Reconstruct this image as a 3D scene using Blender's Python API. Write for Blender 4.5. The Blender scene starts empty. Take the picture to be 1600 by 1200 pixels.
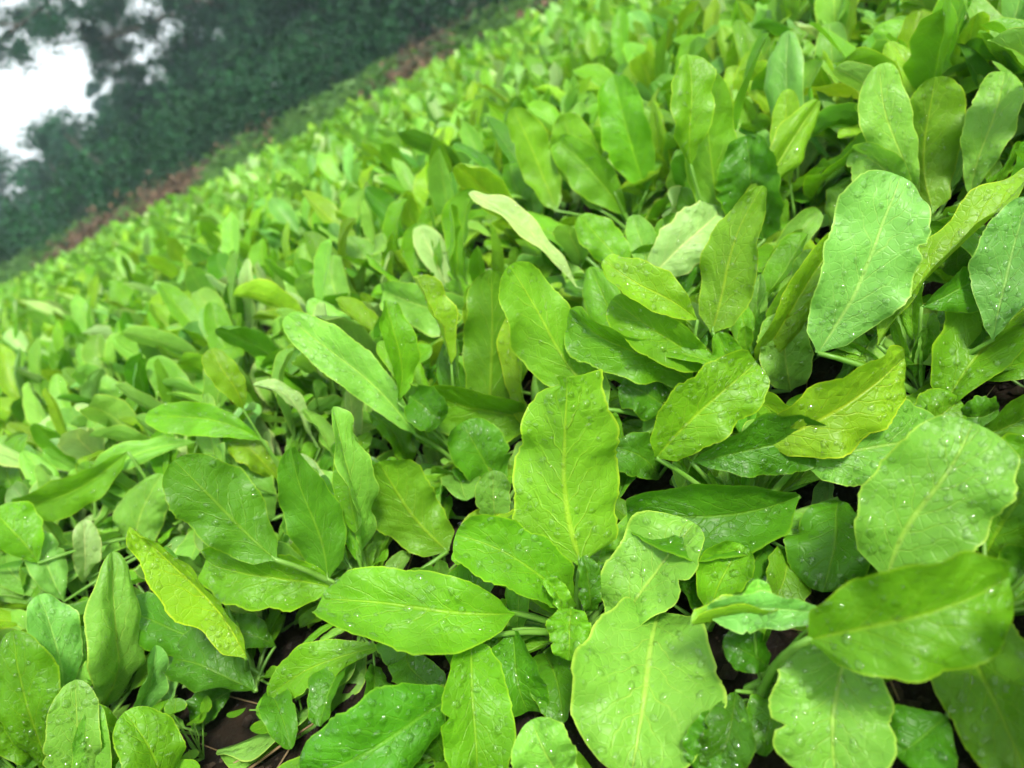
import bpy, math, random
import numpy as np
from mathutils import Vector, Matrix

random.seed(7)
rng = np.random.default_rng(7)
scene = bpy.context.scene
col = scene.collection

# ------------------------------------------------------------------ camera
H = 0.50                      # camera height over the soil
PITCH = math.radians(25.2)
ROLL = math.radians(28.5)
F = 1200.0                    # focal length in photograph pixels (1600 wide)
CAM = np.array([0.0, 0.0, H])
fw = np.array([0.0, math.cos(PITCH), -math.sin(PITCH)])
r0 = np.array([1.0, 0.0, 0.0])
u0 = np.array([0.0, math.sin(PITCH), math.cos(PITCH)])
RT = math.cos(ROLL) * r0 - math.sin(ROLL) * u0
UP = math.sin(ROLL) * r0 + math.cos(ROLL) * u0
cam_data = bpy.data.cameras.new("camera")
cam = bpy.data.objects.new("camera", cam_data)
col.objects.link(cam)
M3 = Matrix((RT, UP, -fw)).transposed()
cam.matrix_world = Matrix.Translation(CAM) @ M3.to_4x4()
cam_data.sensor_width = 36.0
cam_data.lens = 36.0 * F / 1600.0
cam_data.clip_start = 0.02
cam_data.clip_end = 500.0
cam_data.dof.use_dof = True
cam_data.dof.focus_distance = 0.67
cam_data.dof.aperture_fstop = 4.7
scene.camera = cam

# ------------------------------------------------------------------ sky, sun, exposure
SUN_EL, SUN_AZ = math.radians(52), math.radians(152)     # azimuth from +Y towards +X
world = bpy.data.worlds.new("World")
scene.world = world
world.use_nodes = True
nt = world.node_tree
nt.nodes.clear()
wo = nt.nodes.new("ShaderNodeOutputWorld")
bg = nt.nodes.new("ShaderNodeBackground")
sky = nt.nodes.new("ShaderNodeTexSky")
sky.sky_type = 'NISHITA'
sky.sun_disc = False
sky.sun_elevation = SUN_EL
sky.sun_rotation = SUN_AZ
sky.air_density = 1.0
sky.dust_density = 4.0
sky.ozone_density = 1.0
hs = nt.nodes.new("ShaderNodeHueSaturation")
hs.inputs["Saturation"].default_value = 0.25
nt.links.new(sky.outputs[0], hs.inputs["Color"])
cloud = nt.nodes.new("ShaderNodeMix")                 # an even cloud sheet in front of the clear sky
cloud.data_type = 'RGBA'
cloud.inputs[0].default_value = 0.75
cloud.inputs[7].default_value = (3.5, 3.75, 3.8, 1.0)
nt.links.new(hs.outputs[0], cloud.inputs[6])
nt.links.new(cloud.outputs[2], bg.inputs[0])
bg.inputs[1].default_value = 0.10
nt.links.new(bg.outputs[0], wo.inputs[0])

sun_d = bpy.data.lights.new("sun", 'SUN')
sun_d.energy = 1.5
sun_d.angle = math.radians(10)
sun_d.color = (1.0, 0.95, 0.86)
sun = bpy.data.objects.new("sun", sun_d)
col.objects.link(sun)
sdir = Vector((math.sin(SUN_AZ) * math.cos(SUN_EL), math.cos(SUN_AZ) * math.cos(SUN_EL), math.sin(SUN_EL)))
sun.rotation_euler = sdir.to_track_quat('Z', 'Y').to_euler()

scene.view_settings.view_transform = 'Standard'
scene.view_settings.look = 'None'
scene.view_settings.gamma = 1.0
scene.view_settings.use_curve_mapping = False
scene.view_settings.exposure = 2.02
scene.render.engine = 'CYCLES'
scene.cycles.max_bounces = 5
scene.cycles.transparent_max_bounces = 12
scene.cycles.transmission_bounces = 4
scene.cycles.use_adaptive_sampling = True
scene.cycles.adaptive_threshold = 0.05
scene.cycles.diffuse_bounces = 3
scene.cycles.volume_bounces = 1
scene.cycles.caustics_refractive = True
scene.cycles.caustics_reflective = False
scene.cycles.sample_clamp_indirect = 6.0
scene.cycles.use_denoising = True

# ------------------------------------------------------------------ helpers
def ray(px, py):
    return fw + RT * ((px - 800.0) / F) + UP * ((600.0 - py) / F)

def at_depth(px, py, t):
    return CAM + ray(px, py) * t

def at_z(px, py, z):
    d = ray(px, py)
    return CAM + d * ((z - H) / d[2])

def project(P):
    q = np.asarray(P) - CAM
    t = q @ fw
    ts = np.where(np.abs(t) < 1e-6, 1e-6, t)
    return 800 + F * (q @ RT) / ts, 600 - F * (q @ UP) / ts, t

def unit(v):
    v = np.asarray(v, float)
    n = np.linalg.norm(v)
    return v / n if n > 1e-9 else v

def make_mesh(name, verts, faces, uv=None, mat=None, smooth=True, cols=None):
    """verts (n,3); faces (m,k) int array; uv per vertex; cols per vertex rgb."""
    me = bpy.data.meshes.new(name)
    verts = np.asarray(verts, np.float32)
    faces = np.asarray(faces, np.int32)
    k = faces.shape[1]
    me.vertices.add(len(verts))
    me.vertices.foreach_set("co", verts.ravel())
    me.loops.add(faces.size)
    me.loops.foreach_set("vertex_index", faces.ravel())
    me.polygons.add(len(faces))
    me.polygons.foreach_set("loop_start", np.arange(0, faces.size, k, dtype=np.int32))
    me.polygons.foreach_set("loop_total", np.full(len(faces), k, np.int32))
    me.polygons.foreach_set("use_smooth", np.full(len(faces), smooth, bool))
    if uv is not None:
        l = me.uv_layers.new(name="UVMap")
        l.data.foreach_set("uv", np.asarray(uv, np.float32)[faces.ravel()].ravel())
    if cols is not None:
        a = me.color_attributes.new("tint", 'FLOAT_COLOR', 'POINT')
        c4 = np.ones((len(verts), 4), np.float32)
        c4[:, :3] = cols
        a.data.foreach_set("color", c4.ravel())
    me.update(calc_edges=True)
    me.validate()
    if mat is not None:
        me.materials.append(mat)
    return me

def link(name, data, parent=None, kind=None, label=None, cat=None, group=None):
    o = bpy.data.objects.new(name, data)
    col.objects.link(o)
    if parent is not None:
        o.parent = parent
    if kind: o["kind"] = kind
    if label: o["label"] = label
    if cat: o["category"] = cat
    if group: o["group"] = group
    return o

def empty(name, loc, label, cat, group=None):
    o = link(name, None, None, None, label, cat, group)
    o.location = Vector(loc)
    o.empty_display_size = 0.05
    return o

def grid_faces(nu, nv):
    i = np.arange(nu - 1)[:, None] * nv + np.arange(nv - 1)[None, :]
    i = i.ravel()
    return np.stack([i, i + 1, i + nv + 1, i + nv], 1)

def tube(path, radii, sides=6, cap=True):
    """returns verts, quad faces for a tapered tube along path"""
    path = np.asarray(path, float)
    n = len(path)
    T = np.gradient(path, axis=0)
    V, ref = [], np.array([0.31, 0.17, 0.93])
    for i in range(n):
        t = unit(T[i])
        a = unit(np.cross(t, ref))
        b = np.cross(t, a)
        ang = np.arange(sides) * 2 * math.pi / sides
        V.append(path[i] + radii[i] * (np.cos(ang)[:, None] * a + np.sin(ang)[:, None] * b))
    V = np.concatenate(V)
    Fc = []
    for i in range(n - 1):
        for s in range(sides):
            s2 = (s + 1) % sides
            Fc.append((i * sides + s, i * sides + s2, (i + 1) * sides + s2, (i + 1) * sides + s))
    return V, np.array(Fc, int)

class Batch:
    def __init__(s): s.v, s.f, s.c, s.n = [], [], [], 0
    def add(s, v, f, c=None):
        s.v.append(v); s.f.append(np.asarray(f) + s.n); s.n += len(v)
        if c is not None: s.c.append(np.broadcast_to(c, (len(v), 3)))
    def mesh(s, name, mat, smooth=True):
        return make_mesh(name, np.concatenate(s.v), np.concatenate(s.f), None, mat, smooth, np.concatenate(s.c) if s.c else None)

# ------------------------------------------------------------------ materials
def mat_new(name):
    m = bpy.data.materials.new(name)
    m.use_nodes = True
    m.node_tree.nodes.clear()
    return m, m.node_tree

def N(nt, kind, **kw):
    n = nt.nodes.new(kind)
    for k, v in kw.items():
        setattr(n, k, v)
    return n

def math_node(nt, op, a, b=None, c=None, clamp=False):
    n = nt.nodes.new("ShaderNodeMath")
    n.operation = op
    n.use_clamp = clamp
    for i, x in enumerate((a, b, c)):
        if x is None: continue
        if isinstance(x, (int, float)): n.inputs[i].default_value = x
        else: nt.links.new(x, n.inputs[i])
    return n.outputs[0]

def mixc(nt, fac, a, b, mode='MIX'):
    n = nt.nodes.new("ShaderNodeMix")
    n.data_type = 'RGBA'
    n.blend_type = mode
    for sock, x in ((n.inputs[0], fac), (n.inputs[6], a), (n.inputs[7], b)):
        if isinstance(x, (int, float)): sock.default_value = x
        elif isinstance(x, tuple): sock.default_value = (*x, 1.0)
        else: nt.links.new(x, sock)
    return n.outputs[2]

def smooth(nt, x, lo, hi, a=0.0, b=1.0):
    n = nt.nodes.new("ShaderNodeMapRange")
    n.interpolation_type = 'SMOOTHSTEP'
    nt.links.new(x, n.inputs[0])
    n.inputs[1].default_value, n.inputs[2].default_value = lo, hi
    n.inputs[3].default_value, n.inputs[4].default_value = a, b
    return n.outputs[0]

def leaf_material(name, source, detail=True):
    """source: 'OBJECT' tint from the object's colour, 'ATTR' tint from the mesh"""
    m, nt = mat_new(name)
    L = nt.links
    out = N(nt, "ShaderNodeOutputMaterial")
    if source == 'OBJECT':
        oi = N(nt, "ShaderNodeObjectInfo"); tint = oi.outputs["Color"]
    else:
        at = N(nt, "ShaderNodeAttribute", attribute_name="tint"); tint = at.outputs["Color"]
    uv = N(nt, "ShaderNodeUVMap")
    sep = N(nt, "ShaderNodeSeparateXYZ"); L.new(uv.outputs[0], sep.inputs[0])
    u, v = sep.outputs[0], sep.outputs[1]
    av = math_node(nt, 'ABSOLUTE', math_node(nt, 'MULTIPLY_ADD', v, 2.0, -1.0))
    tc = N(nt, "ShaderNodeTexCoord")
    obj = tc.outputs["Object"]
    geo = N(nt, "ShaderNodeNewGeometry")
    # blotchy colour
    n1 = N(nt, "ShaderNodeTexNoise"); n1.inputs["Scale"].default_value = 26; n1.inputs["Detail"].default_value = 2
    L.new(obj, n1.inputs["Vector"])
    k = smooth(nt, n1.outputs[0], 0.3, 0.7, 0.88, 1.12)
    vm = N(nt, "ShaderNodeVectorMath", operation='SCALE'); L.new(tint, vm.inputs[0]); L.new(k, vm.inputs["Scale"])
    base = vm.outputs[0]
    # midrib and side veins
    wob = N(nt, "ShaderNodeTexNoise"); wob.inputs["Scale"].default_value = 40
    L.new(obj, wob.inputs["Vector"])
    midw = math_node(nt, 'MULTIPLY_ADD', u, -0.05, 0.075)
    mid = smooth(nt, math_node(nt, 'DIVIDE', av, midw), 0.3, 1.3, 1.0, 0.0)
    ph = math_node(nt, 'MULTIPLY_ADD', av, -2.6, math_node(nt, 'MULTIPLY_ADD', u, 7.0, math_node(nt, 'MULTIPLY', wob.outputs[0], 1.1)))
    fr = math_node(nt, 'ABSOLUTE', math_node(nt, 'SUBTRACT', math_node(nt, 'FRACT', ph), 0.5))
    side = smooth(nt, fr, 0.0, 0.075, 1.0, 0.0)
    side = math_node(nt, 'MULTIPLY', side, smooth(nt, av, 0.15, 0.8, 0.5, 0.0))
    vein = math_node(nt, 'MAXIMUM', math_node(nt, 'MULTIPLY', mid, 0.75), side, clamp=True)
    edge = smooth(nt, av, 0.94, 1.0, 0.0, 0.6)
    lite = mixc(nt, 1.0, base, (1.9, 1.35, 1.6), 'MULTIPLY')
    c = mixc(nt, vein, base, lite)
    rim = mixc(nt, 1.0, base, (3.0, 1.75, 2.0), 'MULTIPLY')
    c = mixc(nt, edge, c, rim)
    # paler underside
    under = mixc(nt, 1.0, c, (1.15, 1.06, 1.5), 'MULTIPLY')
    c = mixc(nt, geo.outputs["Backfacing"], c, under)
    # relief: quilted surface and fine rain beads
    bump1 = N(nt, "ShaderNodeBump"); bump1.inputs["Strength"].default_value = 0.55; bump1.inputs["Distance"].default_value = 0.004
    n2 = N(nt, "ShaderNodeTexNoise"); n2.inputs["Scale"].default_value = 60; n2.inputs["Detail"].default_value = 1
    L.new(obj, n2.inputs["Vector"])
    hgt = math_node(nt, 'SUBTRACT', n2.outputs[0], math_node(nt, 'MULTIPLY', vein, 0.5))
    if detail:
        vn = N(nt, "ShaderNodeTexVoronoi", feature='DISTANCE_TO_EDGE'); vn.inputs["Scale"].default_value = 130
        L.new(obj, vn.inputs["Vector"])
        net = smooth(nt, vn.outputs["Distance"], 0.0, 0.12, 1.0, 0.0)
        hgt = math_node(nt, 'SUBTRACT', hgt, math_node(nt, 'MULTIPLY', net, 0.10))
        c = mixc(nt, math_node(nt, 'MULTIPLY', net, 0.10), c, lite)
    L.new(hgt, bump1.inputs["Height"])
    normal = bump1.outputs[0]
    rough = 0.40
    pr = N(nt, "ShaderNodeBsdfPrincipled")
    pr.inputs["Roughness"].default_value = rough
    L.new(c, pr.inputs["Base Color"])
    pr.inputs["IOR"].default_value = 1.45
    pr.inputs["Specular IOR Level"].default_value = 0.28
    L.new(normal, pr.inputs["Normal"])
    tr = N(nt, "ShaderNodeBsdfTranslucent")
    tcol = mixc(nt, 1.0, c, (1.25, 1.32, 0.55), 'MULTIPLY')
    L.new(tcol, tr.inputs["Color"]); L.new(normal, tr.inputs["Normal"])
    mx = N(nt, "ShaderNodeMixShader"); mx.inputs[0].default_value = 0.33
    L.new(pr.outputs[0], mx.inputs[1]); L.new(tr.outputs[0], mx.inputs[2])
    L.new(mx.outputs[0], out.inputs[0])
    return m

def plain_material(name, c1, c2, scale=20, rough=0.7, bump=0.3, dist=0.01, source=None, trans=0.0, spec=0.4, detail=5):
    m, nt = mat_new(name)
    L = nt.links
    out = N(nt, "ShaderNodeOutputMaterial")
    pr = N(nt, "ShaderNodeBsdfPrincipled")
    tc = N(nt, "ShaderNodeTexCoord")
    no = N(nt, "ShaderNodeTexNoise"); no.inputs["Scale"].default_value = scale; no.inputs["Detail"].default_value = detail
    L.new(tc.outputs["Object"], no.inputs["Vector"])
    c = mixc(nt, smooth(nt, no.outputs[0], 0.3, 0.7), c1, c2)
    if source == 'ATTR':
        at = N(nt, "ShaderNodeAttribute", attribute_name="tint")
        c = mixc(nt, 1.0, c, at.outputs["Color"], 'MULTIPLY')
    L.new(c, pr.inputs["Base Color"])
    pr.inputs["Roughness"].default_value = rough
    pr.inputs["Specular IOR Level"].default_value = spec
    if bump:
        b = N(nt, "ShaderNodeBump"); b.inputs["Strength"].default_value = bump; b.inputs["Distance"].default_value = dist
        L.new(no.outputs[0], b.inputs["Height"]); L.new(b.outputs[0], pr.inputs["Normal"])
    if trans > 0:
        tr = N(nt, "ShaderNodeBsdfTranslucent"); L.new(c, tr.inputs["Color"])
        mx = N(nt, "ShaderNodeMixShader"); mx.inputs[0].default_value = trans
        L.new(pr.outputs[0], mx.inputs[1]); L.new(tr.outputs[0], mx.inputs[2]); L.new(mx.outputs[0], out.inputs[0])
    else:
        L.new(pr.outputs[0], out.inputs[0])
    return m

def water_material():
    m, nt = mat_new("rain_water")
    out = N(nt, "ShaderNodeOutputMaterial")
    # a thin clear cap: what lies below shows through, the sky mirrors in it
    tr = N(nt, "ShaderNodeBsdfTransparent")
    gl = N(nt, "ShaderNodeBsdfGlossy"); gl.inputs["Roughness"].default_value = 0.04
    fr = N(nt, "ShaderNodeFresnel"); fr.inputs["IOR"].default_value = 1.50
    mx = N(nt, "ShaderNodeMixShader")
    ge = N(nt, "ShaderNodeNewGeometry")
    fac = math_node(nt, 'MULTIPLY', fr.outputs[0], math_node(nt, 'MULTIPLY_ADD', ge.outputs["Backfacing"], -0.55, 1.0))
    nt.links.new(fac, mx.inputs[0]); nt.links.new(tr.outputs[0], mx.inputs[1]); nt.links.new(gl.outputs[0], mx.inputs[2])
    nt.links.new(mx.outputs[0], out.inputs[0])
    return m

M_LEAF = leaf_material("crop_leaf", 'OBJECT')
M_LEAF_FAR = leaf_material("crop_leaf_far", 'ATTR', detail=False)
M_PETIOLE = plain_material("crop_petiole", (0.10, 0.26, 0.02), (0.16, 0.33, 0.05), 30, 0.4, 0.2, 0.002, trans=0.15)
M_WATER = water_material()
M_SOIL = plain_material("soil", (0.010, 0.0065, 0.004), (0.042, 0.028, 0.017), 60, 0.9, 0.6, 0.004, detail=4, spec=0.25)
M_STRAW = plain_material("straw", (0.13, 0.085, 0.04), (0.24, 0.16, 0.08), 40, 0.7, 0.2, 0.002)

# ------------------------------------------------------------------ leaf builder
def half_width(u, um, b, p1, q):
    lo = b + (1 - b) * np.sin(np.clip(u / um, 0, 1) * math.pi / 2) ** p1
    x = np.clip((u - um) / (1 - um), 0, 1)
    hi = np.clip(1 - x ** q, 0, 1) ** (1 / 2.0)
    x0 = np.clip(u / .11, 0, 1)
    neck = .10 + .90 * (x0 * x0 * (3 - 2 * x0)) ** .8      # every blade narrows into its stalk
    return np.where(u < um, np.minimum(lo, lo * neck + .02), np.maximum(hi, 0.03))

def leaf_blade(P0, P1, P2, nrm, width, um=0.6, b=0.12, p1=1.35, q=2.1, fold=18, tw=(0, 0), ruffle=0.15, ser=0.04,
               bumps=0.04, bites=(), seed=0, nu=34, nv=13, curl=0.0, pucker=0.05):
    """blade along the quadratic curve P0-P1-P2, upper side towards nrm; returns verts, faces, uv, normals(grid)"""
    r = np.random.default_rng(seed)
    s = np.linspace(0, 1, nu)
    u = .35 * s + .65 * np.sin(s * math.pi / 2) ** 1.25 if nu > 8 else s ** 0.85
    P0, P1, P2 = map(np.asarray, (P0, P1, P2))
    C = ((1 - u) ** 2)[:, None] * P0 + (2 * u * (1 - u))[:, None] * P1 + (u ** 2)[:, None] * P2
    T = (2 * (1 - u))[:, None] * (P1 - P0) + (2 * u)[:, None] * (P2 - P1)
    T /= np.linalg.norm(T, axis=1)[:, None]
    S = np.cross(T, nrm); S /= np.linalg.norm(S, axis=1)[:, None]
    Nn = np.cross(S, T)
    ang = np.radians(tw[0] + (tw[1] - tw[0]) * u)[:, None]
    S, Nn = S * np.cos(ang) + Nn * np.sin(ang), Nn * np.cos(ang) - S * np.sin(ang)
    Lg = np.linalg.norm(P2 - P0)
    C = C + S * (Lg * r.normal(0, 0.035) * np.sin(u * math.pi) + Lg * r.normal(0, .012) * np.sin(u * 2 * math.pi))[:, None]
    C = C + Nn * (Lg * r.normal(0, 0.018) * np.sin(u * 2 * math.pi + r.uniform(0, 1)))[:, None]
    hw = half_width(u, um, b, p1, q) * width / 2
    v = np.linspace(-1, 1, nv)
    v = np.sign(v) * np.abs(v) ** 0.85
    asym = r.normal(0, .06)
    hwL, hwR = hw * (1 + asym), hw * (1 - asym)
    env = np.clip(u / 0.25, 0, 1) * np.clip((1 - u) / 0.06, 0, 1)
    for arr in (hwL, hwR):
        ph = r.uniform(0, 6.28, 3)
        un = u + .035 * np.sin(u * 19 + ph[2]) + .02 * np.sin(u * 41 + ph[1])
        saw = (un * r.uniform(8, 12) + ph[0]) % 1.0
        saw = saw * (.45 + .55 * np.sin(u * 9 + ph[1]) ** 2)
        arr *= 1 + env * (ser * (saw - 0.5) * 1.6 + ser * 0.8 * np.sin(u * r.uniform(22, 30) + ph[1]) + 0.075 * np.sin(u * 7 + ph[2]))
    for sd, ub, wd, dp in bites:
        arr = hwL if sd < 0 else hwR
        arr *= 1 - dp * np.exp(-((u - ub) / wd) ** 2)
    V = np.where(v[None, :] < 0, hwL[:, None], hwR[:, None]) * v[None, :]
    av = np.abs(v)[None, :]
    f = math.radians(fold)
    ph = r.uniform(0, 6.28, 6)
    rl = np.where(v[None, :] < 0, np.sin(u * r.uniform(11, 16) + ph[0])[:, None] + 0.6 * np.sin(u * r.uniform(20, 27) + ph[1])[:, None],
                  np.sin(u * r.uniform(11, 16) + ph[2])[:, None] + 0.6 * np.sin(u * r.uniform(20, 27) + ph[3])[:, None])
    z = np.abs(V) * math.sin(f) * (1 - 0.25 * av) + ruffle * width * 0.5 * rl * av ** 2 * env[:, None]
    z += bumps * width * 0.25 * np.sin(u * 17 + ph[4])[:, None] * np.sin(av * 5 + u[:, None] * 6 + ph[5]) * np.clip(1.2 - av, 0, 1) * env[:, None]
    phs = 7.0 * u[:, None] - 2.6 * av + 0.5
    puck = 1 - (2 * np.abs(phs % 1.0 - 0.5)) ** 2
    z += pucker * width * puck * np.clip(av * 1.3, 0, 1) * (1 - av) * 2 * env[:, None]
    z += r.normal(.03, .12) * width * av ** 4 * np.where(v[None, :] < 0, 1.0, r.uniform(-.3, 1)) * env[:, None]
    z += curl * width * av ** 2 * np.sign(v)[None, :] * 0.5
    z -= 0.006 * width * np.exp(-(av / 0.12) ** 2)
    X = C[:, None, :] + S[:, None, :] * (V * math.cos(f))[:, :, None] + Nn[:, None, :] * z[:, :, None]
    uvs = np.stack(np.broadcast_arrays(u[:, None], (v[None, :] + 1) / 2), 2)
    return X, uvs

def grid_normals(X):
    du = np.gradient(X, axis=0); dv = np.gradient(X, axis=1)
    n = np.cross(dv, du)
    return n / np.maximum(np.linalg.norm(n, axis=2), 1e-9)[:, :, None]

# dome for a water drop
def drop_dome(rr_, seg, h):
    V = [(r_ * math.cos(2 * math.pi * k / seg), r_ * math.sin(2 * math.pi * k / seg), h * (1 - r_ ** 2.6)) for r_ in rr_ for k in range(seg)]
    V.append((0, 0, h))
    n = len(rr_)
    Fq = [(i * seg + k, i * seg + (k + 1) % seg, (i + 1) * seg + (k + 1) % seg, (i + 1) * seg + k) for i in range(n - 1) for k in range(seg)]
    Fq += [((n - 1) * seg + k, (n - 1) * seg + k + 1, (n - 1) * seg + (k + 2) % seg, len(V) - 1) for k in range(0, seg, 2)]
    return np.array(V), np.array(Fq)
DOMES = [drop_dome([1.0, 0.9, 0.66, 0.34], 12, 0.46), drop_dome([1.0, 0.8, 0.42], 8, 0.5)]

def drops_mesh(name, X, n, seed, side=1.0, rmin=0.00045, rmax=0.0040):
    """n rain drops lying on the sheet X: a few big, many small"""
    r = np.random.default_rng(seed)
    nrm = grid_normals(X) * side
    nu, nv = X.shape[:2]
    m = n * 3
    a1, a2, p1_, p2_ = r.uniform(4, 9), r.uniform(3, 7), r.uniform(0, 6), r.uniform(0, 6)
    fi = r.uniform(0.10, 0.97, m) * (nu - 2); fj = r.uniform(0.05, 0.95, m) * (nv - 1.001)
    i0, j0 = fi.astype(int), fj.astype(int); fi = (fi - i0)[:, None]; fj = (fj - j0)[:, None]
    P = X[i0, j0] * (1 - fi) * (1 - fj) + X[i0 + 1, j0] * fi * (1 - fj) + X[i0, j0 + 1] * (1 - fi) * fj + X[i0 + 1, j0 + 1] * fi * fj
    W = nrm[i0, j0]
    rad = np.sort(rmin + (rmax - rmin) * r.random(m) ** 6.5)[::-1]
    keep_p, keep_r, V, Fc, base = np.zeros((0, 3)), np.zeros(0), [], [], 0
    for k in range(m):
        if len(keep_r) >= n: break
        p = P[k]
        if len(keep_r) and (((keep_p - p) ** 2).sum(1) < (keep_r + rad[k]) ** 2).any(): continue
        fld = math.sin(i0[k] / nu * a1 + p1_) * math.sin(j0[k] / nv * a2 + p2_) + .4 * math.sin(i0[k] / nu * 11 + p2_)
        if r.random() < .5 + .55 * fld:
            keep_p = np.vstack([keep_p, p]); keep_r = np.append(keep_r, rad[k])
            w = W[k]
            DV, DF = DOMES[0] if rad[k] > .0016 else DOMES[1]
            a = unit(np.cross(w, [0.3, 0.5, 0.8])); b = np.cross(w, a)
            th = r.uniform(0, 6.28); a, b = a * math.cos(th) + b * math.sin(th), b * math.cos(th) - a * math.sin(th)
            el = r.uniform(.82, 1.22)
            D = DV * rad[k] * np.array([el, 1 / el, r.uniform(.8, 1.15)])
            D[:, :2] *= (1 + 0.10 * np.sin(np.arctan2(DV[:, 1], DV[:, 0]) * 2 + r.uniform(0, 6)))[:, None]
            V.append(p + D[:, :1] * a + D[:, 1:2] * b + (D[:, 2:] - 0.00008) * w)
            Fc.append(DF + base); base += len(DV)
    if not V:
        return None
    return make_mesh(name, np.concatenate(V), np.concatenate(Fc), None, M_WATER)

TONES = {
    'm': (0.106, 0.290, 0.009), 'y': (0.168, 0.350, 0.012), 'd': (0.058, 0.200, 0.007),
    'p': (0.162, 0.378, 0.042), 'w': (0.280, 0.470, 0.135), 'b': (0.148, 0.365, 0.064), 'o': (0.36, 0.36, 0.04),
}
def tone_colour(t, r, spread=0.12):
    c = np.array(TONES[t])
    return tuple(c * (1 + r.normal(0, spread)) * (1 + r.normal(0, 0.035, 3))) + (1.0,)

# ------------------------------------------------------------------ the setting
def edge_pt(px, py, z=0.335):
    return at_z(px, py, z)
E0, E1 = edge_pt(0, 425), edge_pt(820, 0)
ED = unit((E1 - E0)[:2])
EN = np.array([-ED[1], ED[0]])
if EN[1] < 0: EN = -EN
def edge_dist(x, y):      # >0 beyond the field edge
    return (x - E0[0]) * EN[0] + (y - E0[1]) * EN[1]
def along(s, off, z=0.0): # a point s metres along the edge from its left end in view, off metres beyond it
    p = E0[:2] + ED * s + EN * off
    return np.array([p[0], p[1], z])

def ground_z(x, y):
    """field almost level, stepping up a little beyond the nearest plants, then a low bank past the far edge"""
    x, y = np.asarray(x, float), np.asarray(y, float)
    t = np.clip((y - .45 * x - .75) / .95, 0, 1)
    d = edge_dist(x, y)
    return .07 * t * t * (3 - 2 * t) + 0.21 * np.clip((d - 0.2) / 1.6, 0, 1) + 0.012 * np.clip(d - 2, 0, 60)
def on_ground(px_, py_, up=0.02):
    z = up
    for _ in range(12):
        p = at_z(px_, py_, z)
        z = .5 * z + .5 * (float(ground_z(p[0], p[1])) + up)
    return at_z(px_, py_, z)

def build_ground():
    s = np.concatenate([np.linspace(-60, -12, 14), np.linspace(-8, 10, 145), np.linspace(14, 60, 14)])
    xs, ys = np.meshgrid(s, s, indexing='ij')
    z = ground_z(xs, ys)
    d = edge_dist(xs, ys)
    z += np.where(d < 0.2, -0.0, 0.05) * np.sin(xs * 3.1) * np.cos(ys * 2.7)
    z += 0.008 * np.sin(xs * 9) * np.sin(ys * 11)
    V = np.stack([xs.ravel(), ys.ravel(), z.ravel()], 1)
    m, nt = mat_new("field_soil")
    L = nt.links
    out = N(nt, "ShaderNodeOutputMaterial"); pr = N(nt, "ShaderNodeBsdfPrincipled")
    tc = N(nt, "ShaderNodeTexCoord")
    no = N(nt, "ShaderNodeTexNoise"); no.inputs["Scale"].default_value = 30; no.inputs["Detail"].default_value = 8
    L.new(tc.outputs["Object"], no.inputs["Vector"])
    c = mixc(nt, smooth(nt, no.outputs[0], 0.35, 0.7), (0.0055, 0.0036, 0.002), (0.018, 0.0115, 0.0065))
    # past the field edge the bare earth is reddish brown with mossy patches
    sp = N(nt, "ShaderNodeSeparateXYZ"); L.new(tc.outputs["Object"], sp.inputs[0])
    ed = math_node(nt, 'ADD', math_node(nt, 'MULTIPLY', math_node(nt, 'SUBTRACT', sp.outputs[0], float(E0[0])), float(EN[0])),
                   math_node(nt, 'MULTIPLY', math_node(nt, 'SUBTRACT', sp.outputs[1], float(E0[1])), float(EN[1])))
    n3 = N(nt, "ShaderNodeTexNoise"); n3.inputs["Scale"].default_value = 1.6; n3.inputs["Detail"].default_value = 6
    L.new(tc.outputs["Object"], n3.inputs["Vector"])
    bank = mixc(nt, smooth(nt, n3.outputs[0], 0.42, 0.6), (0.045, 0.036, 0.020), (0.026, 0.055, 0.016))
    c = mixc(nt, smooth(nt, ed, 0.05, 0.35), c, bank)
    L.new(c, pr.inputs["Base Color"]); pr.inputs["Roughness"].default_value = 0.85; pr.inputs["Specular IOR Level"].default_value = 0.15
    b = N(nt, "ShaderNodeBump"); b.inputs["Strength"].default_value = 1.0; b.inputs["Distance"].default_value = 0.02
    L.new(no.outputs[0], b.inputs["Height"]); L.new(b.outputs[0], pr.inputs["Normal"])
    L.new(pr.outputs[0], out.inputs[0])
    link("ground", make_mesh("ground", V, grid_faces(len(s), len(s)), None, m), None, "structure")
build_ground()
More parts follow.
